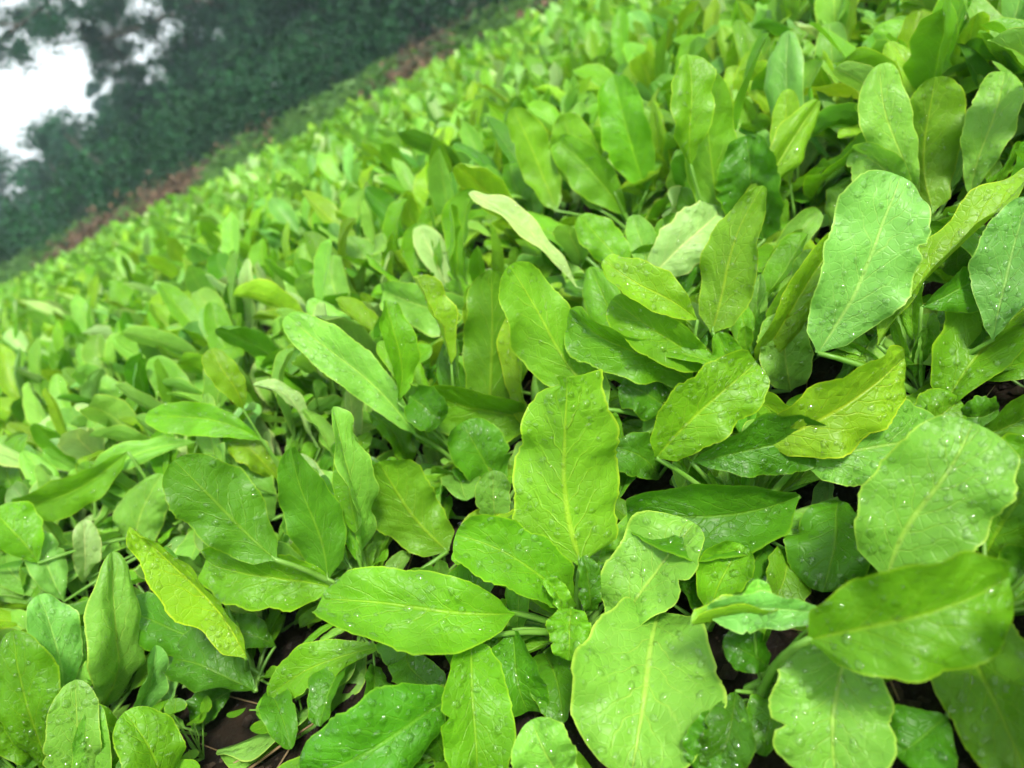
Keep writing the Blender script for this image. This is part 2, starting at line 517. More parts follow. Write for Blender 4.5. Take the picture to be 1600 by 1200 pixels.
# ------------------------------------------------------------------ hero plants in the foreground
# crown pixel of each plant, label
PLANTS = {
 'C': ((905, 990), "lush green rosette at lower centre with one tall toothed leaf standing in its middle"),
 'B': ((720, 1180), "low plant at the bottom edge with a broad dark beaded leaf reaching left"),
 'L': ((585, 950), "plant left of centre with pointed dark upright leaves and one leaf drooping over bare soil"),
 'K': ((400, 1060), "plant at lower left with one narrow folded yellow-green leaf densely beaded with rain"),
 'J': ((185, 1280), "plant in the bottom left corner with three short rounded wet leaves"),
 'I': ((60, 1240), "plant cut by the left frame edge low down with long overlapping wet leaves"),
 'A': ((165, 1130), "plant at far lower left with one long pale leaf arching upright"),
 'H': ((290, 830), "plant at mid left with flat spoon-shaped leaves stretched to the left"),
 'G': ((480, 790), "small crowded plant left of centre with curled leaf edges"),
 'M': ((740, 740), "plant in the middle with two overlapping dark green leaves and a beaded leaf pointing left"),
 'N': ((1085, 680), "plant right of the middle with three smooth rounded leaves fanned to the left"),
 'R': ((1165, 830), "plant right of centre with five broad wet leaves fanned to the right"),
 'S': ((1190, 1090), "plant at lower right with one big out of focus leaf nearest the lens"),
 'T': ((1540, 960), "plant at the right edge with a large pale leaf covered in big drops"),
 'U': ((1440, 620), "plant at upper right with bare stalks showing and a long folded leaf leaning right"),
 'V': ((1180, 620), "plant at upper right centre with one sharp pointed upright leaf edged in white drops"),
 'W': ((1030, 520), "plant behind the middle with one almost white shining leaf turned to the sky"),
 'X': ((1135, 450), "tall plant with one very long upright leaf standing in front of a puckered dark leaf"),
 'Y': ((1450, 360), "tall plant near the right edge with several broad upright paddle leaves"),
 'Q': ((770, 530), "plant behind the middle holding one pale flat leaf level above the others"),
 'Z': ((990, 370), "plant at upper middle with spoon-shaped leaves leaning left on long stalks"),
}
# plant, base px, tip px, width px, depth change of the tip (in leaf lengths), twist deg, fold deg, bow, tone, options
LEAVES = [
 ('C', 908, 882, 886, 588, 222, -.30, 4, 8, .05, 'm', dict(um=.36, b=.5, p1=.7, q=1.25, ser=.055, under=1, bites=[(1, .93, .035, .55), (-1, .88, .03, .15)], dr=60)),
 ('C', 800, 958, 506, 938, 152, -.05, -4, 14, .10, 'm', dict(um=.50, p1=1.0, q=2.4, ser=.03, dr=40)),
 ('C', 905, 945, 712, 835, 132, -.20, 20, 16, .10, 'm', dict(um=.55, q=2.6, ser=.05, ruffle=.10, dr=50)),
 ('C', 955, 1000, 1085, 818, 152, -.10, -8, 10, .08, 'p', dict(um=.55, q=2.6, dr=90)),
 ('C', 1030, 958, 985, 1215, 245, -.45, 0, 12, .12, 'p', dict(um=.55, b=.3, q=2.5, ser=.03, bites=[(-1, .80, .03, .3)], dr=110)),
 ('C', 735, 1000, 745, 1225, 132, -.35, -18, 14, .10, 'm', dict(um=.6, b=.5, q=2.5, dr=60)),
 ('C', 800, 985, 825, 1112, 112, -.30, 10, 18, .10, 'd', dict(um=.6, b=.3, q=2.6, dr=30)),
 ('C', 893, 950, 888, 1032, 92, -.45, 0, 20, .1, 'm', dict(um=.5, b=.5, q=2.0, dr=25, zoff=-.035)),
 ('C', 925, 955, 912, 868, 56, -.2, 10, 26, .1, 'd', dict(um=.55, b=.4, dr=25, zoff=-.03, ruffle=.2)),
 ('C', 880, 960, 850, 905, 44, -.2, 30, 26, .1, 'm', dict(um=.55, b=.4, dr=10, zoff=-.03, ruffle=.2)),
 ('S', 1140, 1110, 1090, 1205, 120, -.1, 0, 14, .12, 'd', dict(um=.55, b=.4, dr=25, bumps=.15, zoff=.05)),
 ('S', 1215, 1090, 1190, 1180, 90, -.2, 20, 14, .12, 'd', dict(um=.55, b=.4, dr=15)),
 ('S', 1200, 1040, 1130, 1000, 80, -.1, 20, 14, .12, 'd', dict(um=.55, b=.4, dr=15)),
 ('R', 1200, 850, 1130, 930, 120, -.1, 0, 14, .12, 'd', dict(um=.55, b=.4, dr=25)),
 ('R', 1230, 860, 1200, 950, 90, -.15, -20, 14, .12, 'm', dict(um=.55, b=.4, dr=25)),
 ('C', 950, 1010, 1010, 1000, 90, -.1, 0, 14, .12, 'd', dict(um=.55, b=.4, dr=5, zoff=.03)),
 ('C', 850, 1020, 880, 1130, 90, -.2, 0, 14, .12, 'd', dict(um=.55, b=.4, dr=15, zoff=.02)),
 ('L', 545, 1035, 500, 1135, 66, -.1, 20, 18, .12, 'd', dict(um=.55, b=.3, dr=10, zoff=.02)),
 ('L', 585, 1040, 575, 1120, 60, -.1, -20, 18, .12, 'd', dict(um=.55, b=.3, dr=10, zoff=.02)),
 ('K', 430, 1075, 455, 1170, 62, -.1, 10, 18, .12, 'd', dict(um=.55, b=.3, dr=10, zoff=.02)),
 ('K', 360, 1080, 300, 1130, 70, -.1, 10, 18, .12, 'd', dict(um=.55, b=.3, dr=10, zoff=.02)),
 ('B', 700, 1190, 650, 1110, 70, -.1, 10, 18, .12, 'd', dict(um=.55, b=.3, dr=10, zoff=.03)),
 ('U', 1500, 650, 1560, 640, 90, .05, 10, 18, .12, 'd', dict(um=.55, b=.3, dr=10, zoff=.05)),
 ('U', 1530, 680, 1620, 640, 90, .05, 10, 18, .12, 'm', dict(um=.55, b=.3, dr=10, zoff=.0)),
 ('L', 640, 1020, 690, 1090, 80, -.1, 20, 14, .12, 'd', dict(um=.55, b=.4, dr=15, zoff=.02)),
 ('L', 620, 960, 640, 1040, 90, -.1, 20, 14, .12, 'd', dict(um=.55, b=.4, dr=15, zoff=.03)),
 ('C', 915, 950, 905, 885, 50, -.2, 30, 30, .1, 'd', dict(um=.5, dr=10)),
 ('C', 930, 950, 945, 880, 46, -.2, -30, 30, .1, 'd', dict(um=.5, dr=10)),
 ('B', 715, 1085, 468, 1212, 175, -.25, -14, 14, .12, 'd', dict(um=.55, b=.3, q=2.2, dr=150)),
 ('B', 880, 1230, 830, 1125, 120, -.1, 0, 12, .1, 'p', dict(dr=40)),
 ('L', 520, 918, 320, 876, 112, .0, -8, 12, .08, 'm', dict(um=.5, b=.35, q=2.7, ser=.05, bumps=.12, dr=150)),
 ('L', 432, 875, 272, 720, 138, -.25, 6, 8, .03, 'd', dict(um=.55, b=.35, q=2.4, under=1, dr=20)),
 ('L', 512, 905, 455, 700, 106, -.3, -6, 10, .02, 'd', dict(um=.42, b=.5, q=1.5, under=1, dr=20)),
 ('L', 560, 870, 520, 636, 105, -.3, 52, 26, .06, 'p', dict(um=.5, b=.35, q=1.6, ser=.05, dr=90)),
 ('L', 700, 862, 592, 722, 128, -.25, 5, 8, .05, 'm', dict(um=.5, b=.5, q=2.8, under=1, dr=25)),
 ('L', 565, 985, 340, 1172, 118, -.20, -50, 34, .14, 'p', dict(um=.6, b=.3, q=2.0, dr=80)),
 ('L', 600, 1010, 420, 1090, 80, -.05, 30, 14, .06, 'm', dict(dr=10)),
 ('K', 385, 1028, 203, 823, 100, -.15, -44, 26, -.04, 'y', dict(um=.5, b=.5, q=1.5, dr=190, zoff=-.07)),
 ('K', 345, 1010, 168, 955, 100, .05, 6, 8, .05, 'd', dict(um=.5, b=.4, q=2.2, dr=10, zoff=.03)),
 ('K', 430, 1010, 350, 985, 70, -.1, 0, 20, .1, 'd', dict(dr=30)),
 ('K', 400, 1080, 270, 1030, 120, .1, 30, 8, .1, 'd', dict(dr=5)),
 ('A', 158, 1115, 178, 862, 118, -.35, 28, 24, .10, 'p', dict(um=.55, b=.5, q=1.7, dr=70)),
 ('A', 205, 1140, 243, 1008, 66, -.2, 20, 16, .06, 'b', dict(q=1.6, dr=50)),
 ('J', 150, 1270, 118, 1062, 100, -.25, -5, 14, .1, 'p', dict(um=.6, q=2.4, dr=60)),
 ('J', 170, 1270, 150, 1100, 70, -.35, -20, 18, .1, 'p', dict(um=.6, q=2.2, dr=60)),
 ('J', 275, 1260, 195, 1112, 110, -.2, 20, 10, .08, 'm', dict(um=.6, dr=40)),
 ('I', 85, 1220, 20, 985, 120, -.2, -8, 12, .06, 'm', dict(dr=90)),
 ('I', 60, 1210, -30, 1080, 110, -.25, 20, 10, .08, 'm', dict(dr=70)),
 ('I', 100, 1100, 60, 930, 95, -.1, 30, 14, .08, 'b', dict(dr=60)),
 ('H', 222, 880, 252, 740, 92, -.2, -12, 10, .06, 'p', dict(um=.55, b=.5, q=1.8, dr=70)),
 ('H', 200, 706, 22, 785, 80, .0, -16, 18, .08, 'm', dict(um=.55, b=.3, q=2.3, dr=15)),
 ('H', 310, 690, 146, 768, 62, -.05, 42, 24, .12, 'p', dict(dr=40)),
 ('H', 128, 910, 132, 812, 50, -.2, 10, 12, .1, 'w', dict(um=.6, dr=40)),
 ('H', 60, 880, -10, 795, 90, -.05, 10, 10, .06, 'm', dict(dr=10)),
 ('H', 100, 940, 40, 830, 70, -.1, 20, 14, .06, 'b', dict(dr=30)),
 ('G', 412, 688, 230, 648, 66, .0, -12, 14, .06, 'm', dict(um=.5, q=2.0, dr=30)),
 ('G', 430, 812, 338, 695, 92, -.2, 26, 14, .05, 'p', dict(um=.55, dr=70)),
 ('G', 440, 748, 362, 688, 62, -.15, 8, 12, .1, 'y', dict(q=2.6, dr=25)),
 ('G', 500, 700, 395, 600, 44, -.1, 55, 24, .08, 'w', dict(dr=50)),
 ('G', 545, 760, 470, 640, 60, -.15, 46, 24, .04, 'p', dict(dr=50)),
 ('G', 640, 735, 578, 645, 80, -.15, 20, 26, .1, 'm', dict(ruffle=.16, dr=60)),
 ('G', 620, 770, 520, 720, 70, -.1, 20, 16, .1, 'd', dict(dr=20)),
 ('G', 380, 640, 330, 545, 60, -.2, 10, 16, .12, 'y', dict(dr=10)),
 ('M', 650, 680, 448, 493, 92, -.05, -14, 16, .04, 'p', dict(um=.55, b=.2, q=2.0, dr=60)),
 ('M', 765, 650, 768, 422, 124, -.32, 6, 8, .03, 'm', dict(um=.45, b=.55, q=1.8, under=1, dr=12)),
 ('M', 850, 655, 624, 590, 118, -.06, -24, 14, .10, 'm', dict(um=.55, b=.3, q=2.5, dr=25)),
 ('M', 838, 690, 800, 488, 60, -.25, -46, 26, .03, 'y', dict(dr=60)),
 ('M', 622, 630, 603, 468, 78, -.25, 26, 18, .05, 'm', dict(q=1.6, dr=20)),
 ('M', 705, 570, 644, 433, 78, -.2, 44, 26, .05, 'y', dict(q=1.5, dr=80)),
 ('Q', 745, 478, 600, 455, 86, .05, -20, 10, .12, 'p', dict(um=.5, b=.4, q=2.7, dr=30)),
 ('M', 780, 770, 722, 660, 110, -.2, 8, 10, .08, 'd', dict(q=2.4, dr=20)),
 ('M', 772, 830, 770, 735, 70, -.25, 10, 16, .08, 'p', dict(q=2.6, dr=60)),
 ('M', 640, 620, 690, 660, 90, -.2, 0, 20, .1, 'd', dict(ruffle=.15, dr=50)),
 ('N', 950, 640, 796, 415, 132, -.2, 4, 10, .05, 'm', dict(um=.52, b=.4, q=2.6, under=1, dr=14)),
 ('N', 1085, 600, 888, 487, 100, -.05, -14, 20, .08, 'm', dict(um=.6, b=.4, q=2.9, dr=30)),
 ('N', 1115, 570, 956, 468, 92, -.05, -10, 20, .08, 'm', dict(um=.6, b=.4, q=2.9, dr=30)),
 ('N', 1090, 500, 944, 405, 84, .0, 0, 12, .06, 'y', dict(um=.55, q=2.6, dr=30)),
 ('N', 1140, 575, 1020, 545, 60, -.05, 30, 20, .1, 'm', dict(dr=10)),
 ('N', 1030, 745, 960, 700, 90, -.2, 20, 14, .1, 'd', dict(dr=20)),
 ('N', 1050, 640, 970, 600, 110, -.1, 10, 14, .1, 'd', dict(dr=90)),
 ('R', 1025, 715, 1182, 566, 138, -.12, 10, 12, .10, 'm', dict(um=.55, b=.4, q=2.5, ser=.04, dr=160)),
 ('R', 1190, 690, 1414, 560, 150, -.10, 14, 12, .10, 'y', dict(um=.55, b=.45, q=2.4, dr=90)),
 ('R', 1080, 722, 1288, 688, 118, -.05, 8, 12, .08, 'd', dict(um=.6, q=2.6, dr=160)),
 ('R', 1255, 722, 1478, 680, 158, -.10, 0, 10, .08, 'p', dict(um=.6, b=.4, q=2.6, dr=110)),
 ('R', 1250, 775, 980, 800, 128, .0, -8, 14, .12, 'd', dict(um=.6, b=.2, q=2.2, dr=110)),
 ('R', 1310, 780, 1285, 925, 150, -.1, 8, 12, .1, 'd', dict(dr=60)),
 ('R', 1110, 960, 1158, 850, 90, -.05, -10, 10, .05, 'm', dict(dr=20)),
 ('R', 1090, 870, 1100, 960, 120, -.05, -10, 10, .05, 'd', dict(dr=20)),
 ('S', 1262, 1000, 1580, 905, 215, -.28, 4, 14, .10, 'm', dict(um=.62, b=.45, q=2.5, ser=.03, dr=30, zoff=-.06)),
 ('S', 1325, 1000, 1308, 1225, 212, -.30, 0, 10, .08, 'p', dict(um=.55, b=.4, q=2.6, dr=90)),
 ('S', 1262, 985, 1080, 975, 84, -.05, 62, 24, .06, 'y', dict(um=.55, b=.6, ruffle=.1, dr=40)),
 ('S', 1290, 955, 1105, 948, 80, .05, -20, 10, .06, 'b', dict(dr=60)),
 ('S', 1150, 1080, 1110, 1200, 100, -.2, 10, 14, .1, 'd', dict(dr=30)),
 ('S', 1180, 960, 1185, 905, 60, -.2, 10, 14, .1, 'p', dict(q=1.5, dr=10)),
 ('T', 1385, 905, 1520, 660, 210, -.10, 6, 8, .06, 'p', dict(um=.58, b=.6, q=3.2, dr=130)),
 ('T', 1495, 965, 1610, 1225, 190, -.30, 8, 12, .10, 'm', dict(um=.5, b=.4, dr=70)),
 ('T', 1540, 870, 1640, 690, 170, -.1, 0, 10, .06, 'm', dict(um=.5, b=.5, dr=40, zoff=.05)),
 ('T', 1560, 960, 1640, 880, 120, -.1, 0, 10, .06, 'd', dict(dr=20)),
 ('T', 1480, 1120, 1400, 1180, 130, -.1, 0, 10, .06, 'd', dict(dr=10)),
 ('U', 1278, 552, 1408, 275, 178, -.18, 6, 8, .04, 'b', dict(um=.58, b=.35, q=2.9, bumps=.1, dr=100)),
 ('U', 1372, 540, 1625, 262, 112, -.05, -52, 30, .05, 'y', dict(um=.5, b=.4, q=1.8, dr=70)),
 ('U', 1475, 640, 1650, 450, 150, -.10, -30, 18, .05, 'm', dict(um=.55, b=.3, q=2.0, dr=110)),
 ('U', 1552, 530, 1605, 310, 120, -.2, 0, 10, .05, 'b', dict(dr=90)),
 ('U', 1440, 480, 1530, 430, 90, .15, 20, 10, .1, 'd', dict(dr=50)),
 ('U', 1500, 560, 1560, 520, 80, .1, 20, 10, .1, 'd', dict(dr=20)),
 ('U', 1420, 680, 1500, 625, 100, -.1, 0, 14, .08, 'm', dict(dr=30)),
 ('V', 1112, 520, 1192, 290, 108, -.25, -8, 10, .02, 'm', dict(um=.42, b=.6, q=1.35, under=1, dr=30)),
 ('V', 1178, 570, 1340, 330, 92, -.15, 26, 22, .10, 'y', dict(um=.5, b=.5, q=1.9, dr=190)),
 ('V', 1235, 610, 1228, 485, 96, -.2, 6, 12, .06, 'p', dict(um=.5, b=.5, q=2.6, dr=60)),
 ('V', 1180, 640, 1120, 520, 60, -.2, 6, 12, .06, 'm', dict(dr=20)),
 ('W', 1015, 436, 1128, 328, 104, .10, 8, 8, .12, 'w', dict(um=.5, b=.4, q=2.4, ser=.06, dr=70)),
 ('W', 990, 440, 906, 337, 70, -.12, 6, 8, .05, 'm', dict(q=2.5, dr=12)),
 ('W', 905, 450, 733, 300, 60, .0, 66, 26, .03, 'w', dict(dr=70)),
 ('W', 1060, 470, 1075, 400, 50, -.2, 10, 14, .06, 'd', dict(dr=10)),
 ('X', 1128, 400, 1108, 112, 104, -.30, 8, 10, .03, 'm', dict(um=.5, b=.4, q=1.9, under=1, dr=20)),
 ('X', 1195, 375, 1165, 212, 112, -.25, 0, 12, .05, 'd', dict(um=.5, b=.5, q=2.4, ser=.05, bumps=.25, dr=70)),
 ('X', 1140, 350, 1278, 158, 80, -.1, 30, 20, .08, 'y', dict(q=1.6, dr=10)),
 ('X', 1080, 260, 1075, 85, 90, -.2, 20, 14, .08, 'm', dict(dr=10)),
 ('Y', 1458, 330, 1462, 120, 104, -.28, 0, 10, .04, 'm', dict(um=.55, b=.5, q=2.7, under=1, dr=20)),
 ('Y', 1430, 300, 1375, 100, 90, -.22, 12, 12, .05, 'p', dict(um=.6, q=2.5, dr=40)),
 ('Y', 1515, 310, 1570, 112, 92, -.2, -22, 18, .06, 'p', dict(um=.6, q=2.4, dr=50)),
 ('Y', 1422, 290, 1330, 235, 84, .05, 0, 12, .12, 'p', dict(q=2.6, dr=50)),
 ('Y', 1300, 380, 1355, 270, 110, .0, 0, 10, .1, 'p', dict(q=2.6, ser=.05, dr=90)),
 ('Z', 978, 335, 868, 217, 78, -.10, -4, 10, .04, 'm', dict(um=.55, b=.2, q=2.3, dr=20)),
 ('Z', 1010, 300, 958, 118, 92, -.22, 0, 10, .04, 'm', dict(um=.5, b=.3, q=2.2, dr=16)),
 ('Z', 940, 330, 880, 178, 84, -.22, 6, 10, .04, 'm', dict(um=.5, b=.4, q=2.4, under=1, dr=8)),
 ('Z', 870, 330, 802, 168, 74, -.22, 6, 10, .04, 'm', dict(um=.5, b=.4, q=2.4, under=1, dr=8)),
 ('Z', 960, 300, 1030, 268, 50, .0, 50, 22, .1, 'y', dict(dr=10)),
]
ZB = np.full((120, 160), 99.0)          # nearest foreground leaf per 10-pixel cell, used only to keep filler plants off them

def hero_plants():
    roots, crowns = {}, {}
    for k, ((cx, cy), lab) in PLANTS.items():
        c = on_ground(cx, cy)
        crowns[k] = c
        roots[k] = empty("leafy_vegetable_plant", c, lab, "plant", "leafy vegetable plants in the field")
    for i, (k, bx, by, tx, ty, wpx, dl, tw, fold, bow, tone, op) in enumerate(LEAVES):
        op = dict(op)
        r = np.random.default_rng(1000 + i)
        cr = crowns[k]
        # the blade starts where its line of sight passes closest to the plant's upright axis
        d = ray(bx, by)
        dh = d[:2]
        t = float(((cr[:2] - CAM[:2]) @ dh) / (dh @ dh)) + op.pop('zoff', 0.0)
        tz = (cr[2] + .005 - H) / d[2]
        t = min(t, tz)
        P0 = CAM + d * t
        Lpx = math.hypot(tx - bx, ty - by)
        t2 = t + dl * Lpx * t / F * 1.0
        P2 = at_depth(tx, ty, t2)
        if P2[2] < cr[2]:
            dd = ray(tx, ty); P2 = CAM + dd * min(t2, (cr[2] - H) / dd[2])
        mid = (P0 + P2) / 2
        T = unit(P2 - P0)
        vc = unit(CAM - mid)
        n = unit(vc - T * (vc @ T))
        under = op.pop('under', 0)
        if under: n = -n
        c_, s_ = math.cos(math.radians(tw)), math.sin(math.radians(tw))
        n = n * c_ + np.cross(T, n) * s_
        Lg = np.linalg.norm(P2 - P0)
        P1 = mid + n * bow * Lg * 2.6
        dr = op.pop('dr', 30)
        seen_under = (n @ vc) < 0
        big = wpx > 90
        if r.random() < .3 and 'bites' not in op:
            op['bites'] = [(r.choice([-1, 1]), r.uniform(.4, .9), r.uniform(.012, .03), r.uniform(.1, .3))]
        X, uvs = leaf_blade(P0, P1, P2, n, .87 * wpx * (t + t2) / 2 / F, fold=fold * 1.5, tw=(r.normal(0, 6), r.normal(0, 16)), seed=2000 + i,
                            nu=54 if big else 36, nv=17 if big else 11, **op)
        X = X - cr
        nu, nv = X.shape[:2]
        me = make_mesh("leaf", X.reshape(-1, 3), grid_faces(nu, nv), uvs.reshape(-1, 2), M_LEAF)
        lf = link("leaf", me, roots[k])
        lf.color = tone_colour(tone, r, 0.10)
        # stalk
        a = np.array([r.normal(0, .006), r.normal(0, .006), 0.0]); e = P0 - cr
        q = np.linspace(0, 1, 7)[:, None]
        ctrl = np.array([e[0] * .42, e[1] * .42, max(e[2], .01) * .62])
        path = (1 - q) ** 2 * a + 2 * q * (1 - q) * ctrl + q ** 2 * e
        path = np.concatenate([path, X[1:4, nv // 2] - n * (0.0016 if not under else -0.0004)])
        np_ = len(path)
        rad = np.concatenate([np.linspace(.0042, .0026, 7), np.linspace(.0018, .0003, np_ - 7)]) * min(.95, .8 * wpx * t / F / .07)
        tv, tf = tube(path, rad, 6)
        link("petiole", make_mesh("petiole", tv, tf, None, M_PETIOLE), lf)
        side = -1.0 if seen_under else 1.0
        # drops sit on the side that faces the sky
        nn = grid_normals(X).mean(axis=(0, 1))
        side = 1.0 if nn[2] > -0.15 else -1.0
        dm = drops_mesh("water_droplets", X, int(dr * 3.6) + 70, 3000 + i, side)
        if dm: link("water_droplets", dm, lf, "stuff")
        px, py, tt = project(X.reshape(-1, 3) + cr)
        ci, ri = (px / 10).astype(int), (py / 10).astype(int)
        ok = (ci >= 0) & (ci < 160) & (ri >= 0) & (ri < 120)
        np.minimum.at(ZB, (ri[ok], ci[ok]), tt[ok])
    return crowns
CROWNS = hero_plants()

# ------------------------------------------------------------------ procedural plants
# leaf variants in local space: stalk starts at the origin, leaf leaves along +Y and rises along +Z
def leaf_variant(seed, nu, nv, elev, droop, L, W, stalk):
    r = np.random.default_rng(seed)
    e = math.radians(elev)
    d0 = np.array([0, math.cos(e), math.sin(e)])
    P0 = d0 * stalk
    e2 = math.radians(elev - droop)
    P1 = P0 + d0 * L * 0.5
    P2 = P1 + np.array([r.normal(0, .08), math.cos(e2), math.sin(e2)]) * L * 0.5
    n = unit(np.cross(np.array([1.0, 0, 0]), unit(P2 - P0)))
    X, uvs = leaf_blade(P0, P1, P2, n, W, um=r.uniform(.5, .62), b=r.uniform(.15, .4), p1=1.2, q=r.choice([1.6, 2.0, 2.4, 2.7]),
                        fold=r.uniform(6, 42), tw=(r.normal(0, 10), r.normal(0, 26)), ruffle=r.uniform(.02, .1), ser=.035,
                        bumps=r.uniform(.03, .12), seed=seed + 5, nu=nu, nv=nv)
    return X, uvs, P0, r

CLASSES = [(76, 18, .90), (66, 28, 1.0), (54, 34, 1.0), (39, 36, .95), (22, 26, .85)]   # elevation, droop, size
NVAR = 6
def variant_set(nu, nv, with_mesh):
    out = []
    for ci, (el, dr, sz) in enumerate(CLASSES):
        row = []
        for k in range(NVAR):
            seed = 5000 + ci * 50 + k
            r = np.random.default_rng(seed + 999)
            L = 0.138 * sz * r.uniform(.8, 1.2); W = 0.058 * sz * r.uniform(.75, 1.2); st = 0.085 * r.uniform(.7, 1.2) * (1.15 if ci < 3 else .8)
            X, uvs, P0, _ = leaf_variant(seed, nu, nv, el + r.normal(0, 5), dr + r.normal(0, 8), L, W, st)
            d = dict(X=X, uv=uvs, F=grid_faces(nu, nv))
            if with_mesh:
                d['mesh'] = make_mesh("leaf", X.reshape(-1, 3), d['F'], uvs.reshape(-1, 2), M_LEAF)
                path = np.concatenate([np.linspace(0, 1, 5)[:, None] * P0, X[1:4, nv // 2]])
                tv, tf = tube(path, np.array([.0042, .0036, .0031, .0027, .0023, .0015, .0008, .0003]), 6)
                d['stalk'] = make_mesh("petiole", tv, tf, None, M_PETIOLE)
                d['drops'] = drops_mesh("water_droplets", X, 170, seed + 77, 1.0, rmax=.0028)
            row.append(d)
        out.append(row)
    return out
NEAR = variant_set(22, 9, True)
FAR = variant_set(6, 5, False)
FARLO = variant_set(5, 3, False)

def rosette(r):
    """(class, variant, azimuth, roll, scale) for each leaf of one plant"""
    n = r.integers(8, 12)
    a0 = r.uniform(0, 6.28)
    out = []
    for j in range(n):
        f = j / (n - 1)
        ci = min(4, int(f * 4.2 + r.uniform(-.3, .8)))
        ci = max(0, ci)
        out.append((ci, r.integers(NVAR), a0 + j * 2.399 + r.normal(0, .25), r.normal(0, 0.12), r.uniform(.8, 1.12)))
    return out

def rot(az, tilt, s):
    Rz = Matrix.Rotation(az, 3, 'Z'); Ry = Matrix.Rotation(tilt, 3, 'Y')
    return np.array(Rz @ Ry) * s

def tone_pick(r, dist):
    if dist < 2.2: return r.choice(list('mmmmmmyyyddpppb') + ['w'] * (r.random() < .5))
    return r.choice(list('mmmmmyyyppppppbw'))

# positions
pts = []
SP = 0.114
ang = ED
for a in np.arange(-16, 18, SP):
    for b in np.arange(-16, -0.02, SP):
        p = E0[:2] + ED * a + EN * b + rng.normal(0, .035, 2)
        x, y = p
        if y < -1.2 or y > 20 or abs(x) > 16: continue
        if abs(x) > 1.6 + 0.95 * max(y, 0) : continue
        pts.append((x, y))
n_main = len(pts)
for a in np.arange(-1.1, 1.2, .105):            # smaller plants crowding in between the nearest ones
    for b in np.arange(.12, 1.35, .105):
        pts.append((a + rng.normal(0, .02), b + rng.normal(0, .02)))
small = np.arange(len(pts)) >= n_main
pts = np.array(pts)
cr = np.array([c[:2] for c in CROWNS.values()])
dmin = np.min(np.linalg.norm(pts[:, None, :] - cr[None], axis=2), axis=1)
small = small[dmin > 0.05]
pts = pts[dmin > 0.05]
px, py, pt = project(np.column_stack([pts, ground_z(pts[:, 0], pts[:, 1]) + .17]))
inside = (px > -120) & (px < 1720) & (py > -120) & (py < 1330) & (pt > 0.15)
order = np.argsort(np.where(inside, pt, 1e3))
N_IND = 300 - len(PLANTS)

far_v, far_f, far_uv, far_c, far_n = [], [], [], [], 0
made = 0
def blocks(P, lim=0.0):
    x, y, t = project(P)
    inn = (x >= 0) & (x < 1600) & (y >= 0) & (y < 1200) & (t > 0)
    if not inn.any(): return False
    if t[inn].min() < 0.36: return True
    z = ZB[np.clip((y[inn] / 10).astype(int), 0, 119), np.clip((x[inn] / 10).astype(int), 0, 159)]
    return (t[inn] < z + 0.003)[z < 50].sum() > lim * len(P)

# low outer leaves of the foreground plants, kept below the leaves drawn above
hero_roots = [o for o in col.objects if o.name.startswith("leafy_vegetable_plant")]
for hi, root in enumerate(hero_roots):
    r = np.random.default_rng(8800 + hi)
    base = np.array(root.location)
    a0 = r.uniform(0, 6.28)
    for j in range(60):
        ci, vi, az, rl, s = int(r.choice([1, 2, 3, 4, 4, 4])), int(r.integers(NVAR)), a0 + j * 2.399, r.normal(0, .15), r.uniform(.38, .8)
        if j < 9: ci, s = int(r.choice([0, 0, 1])), r.uniform(.26, .46)          # young leaves in the heart
        if blocks(NEAR[ci][vi]['X'][::2, ::2].reshape(-1, 3) @ rot(az, rl, s).T + base): continue
        vset = NEAR[ci][vi]
        o = link("leaf", vset['mesh'], root)
        o.rotation_mode = 'QUATERNION'
        o.rotation_quaternion = (Matrix.Rotation(az, 3, 'Z') @ Matrix.Rotation(rl, 3, 'Y')).to_quaternion()
        o.scale = (s, s, s)
        o.color = tone_colour(r.choice(list('mmmdp')), r, .14)
        link("petiole", vset['stalk'], o)
        link("water_droplets", vset['drops'], o, "stuff")

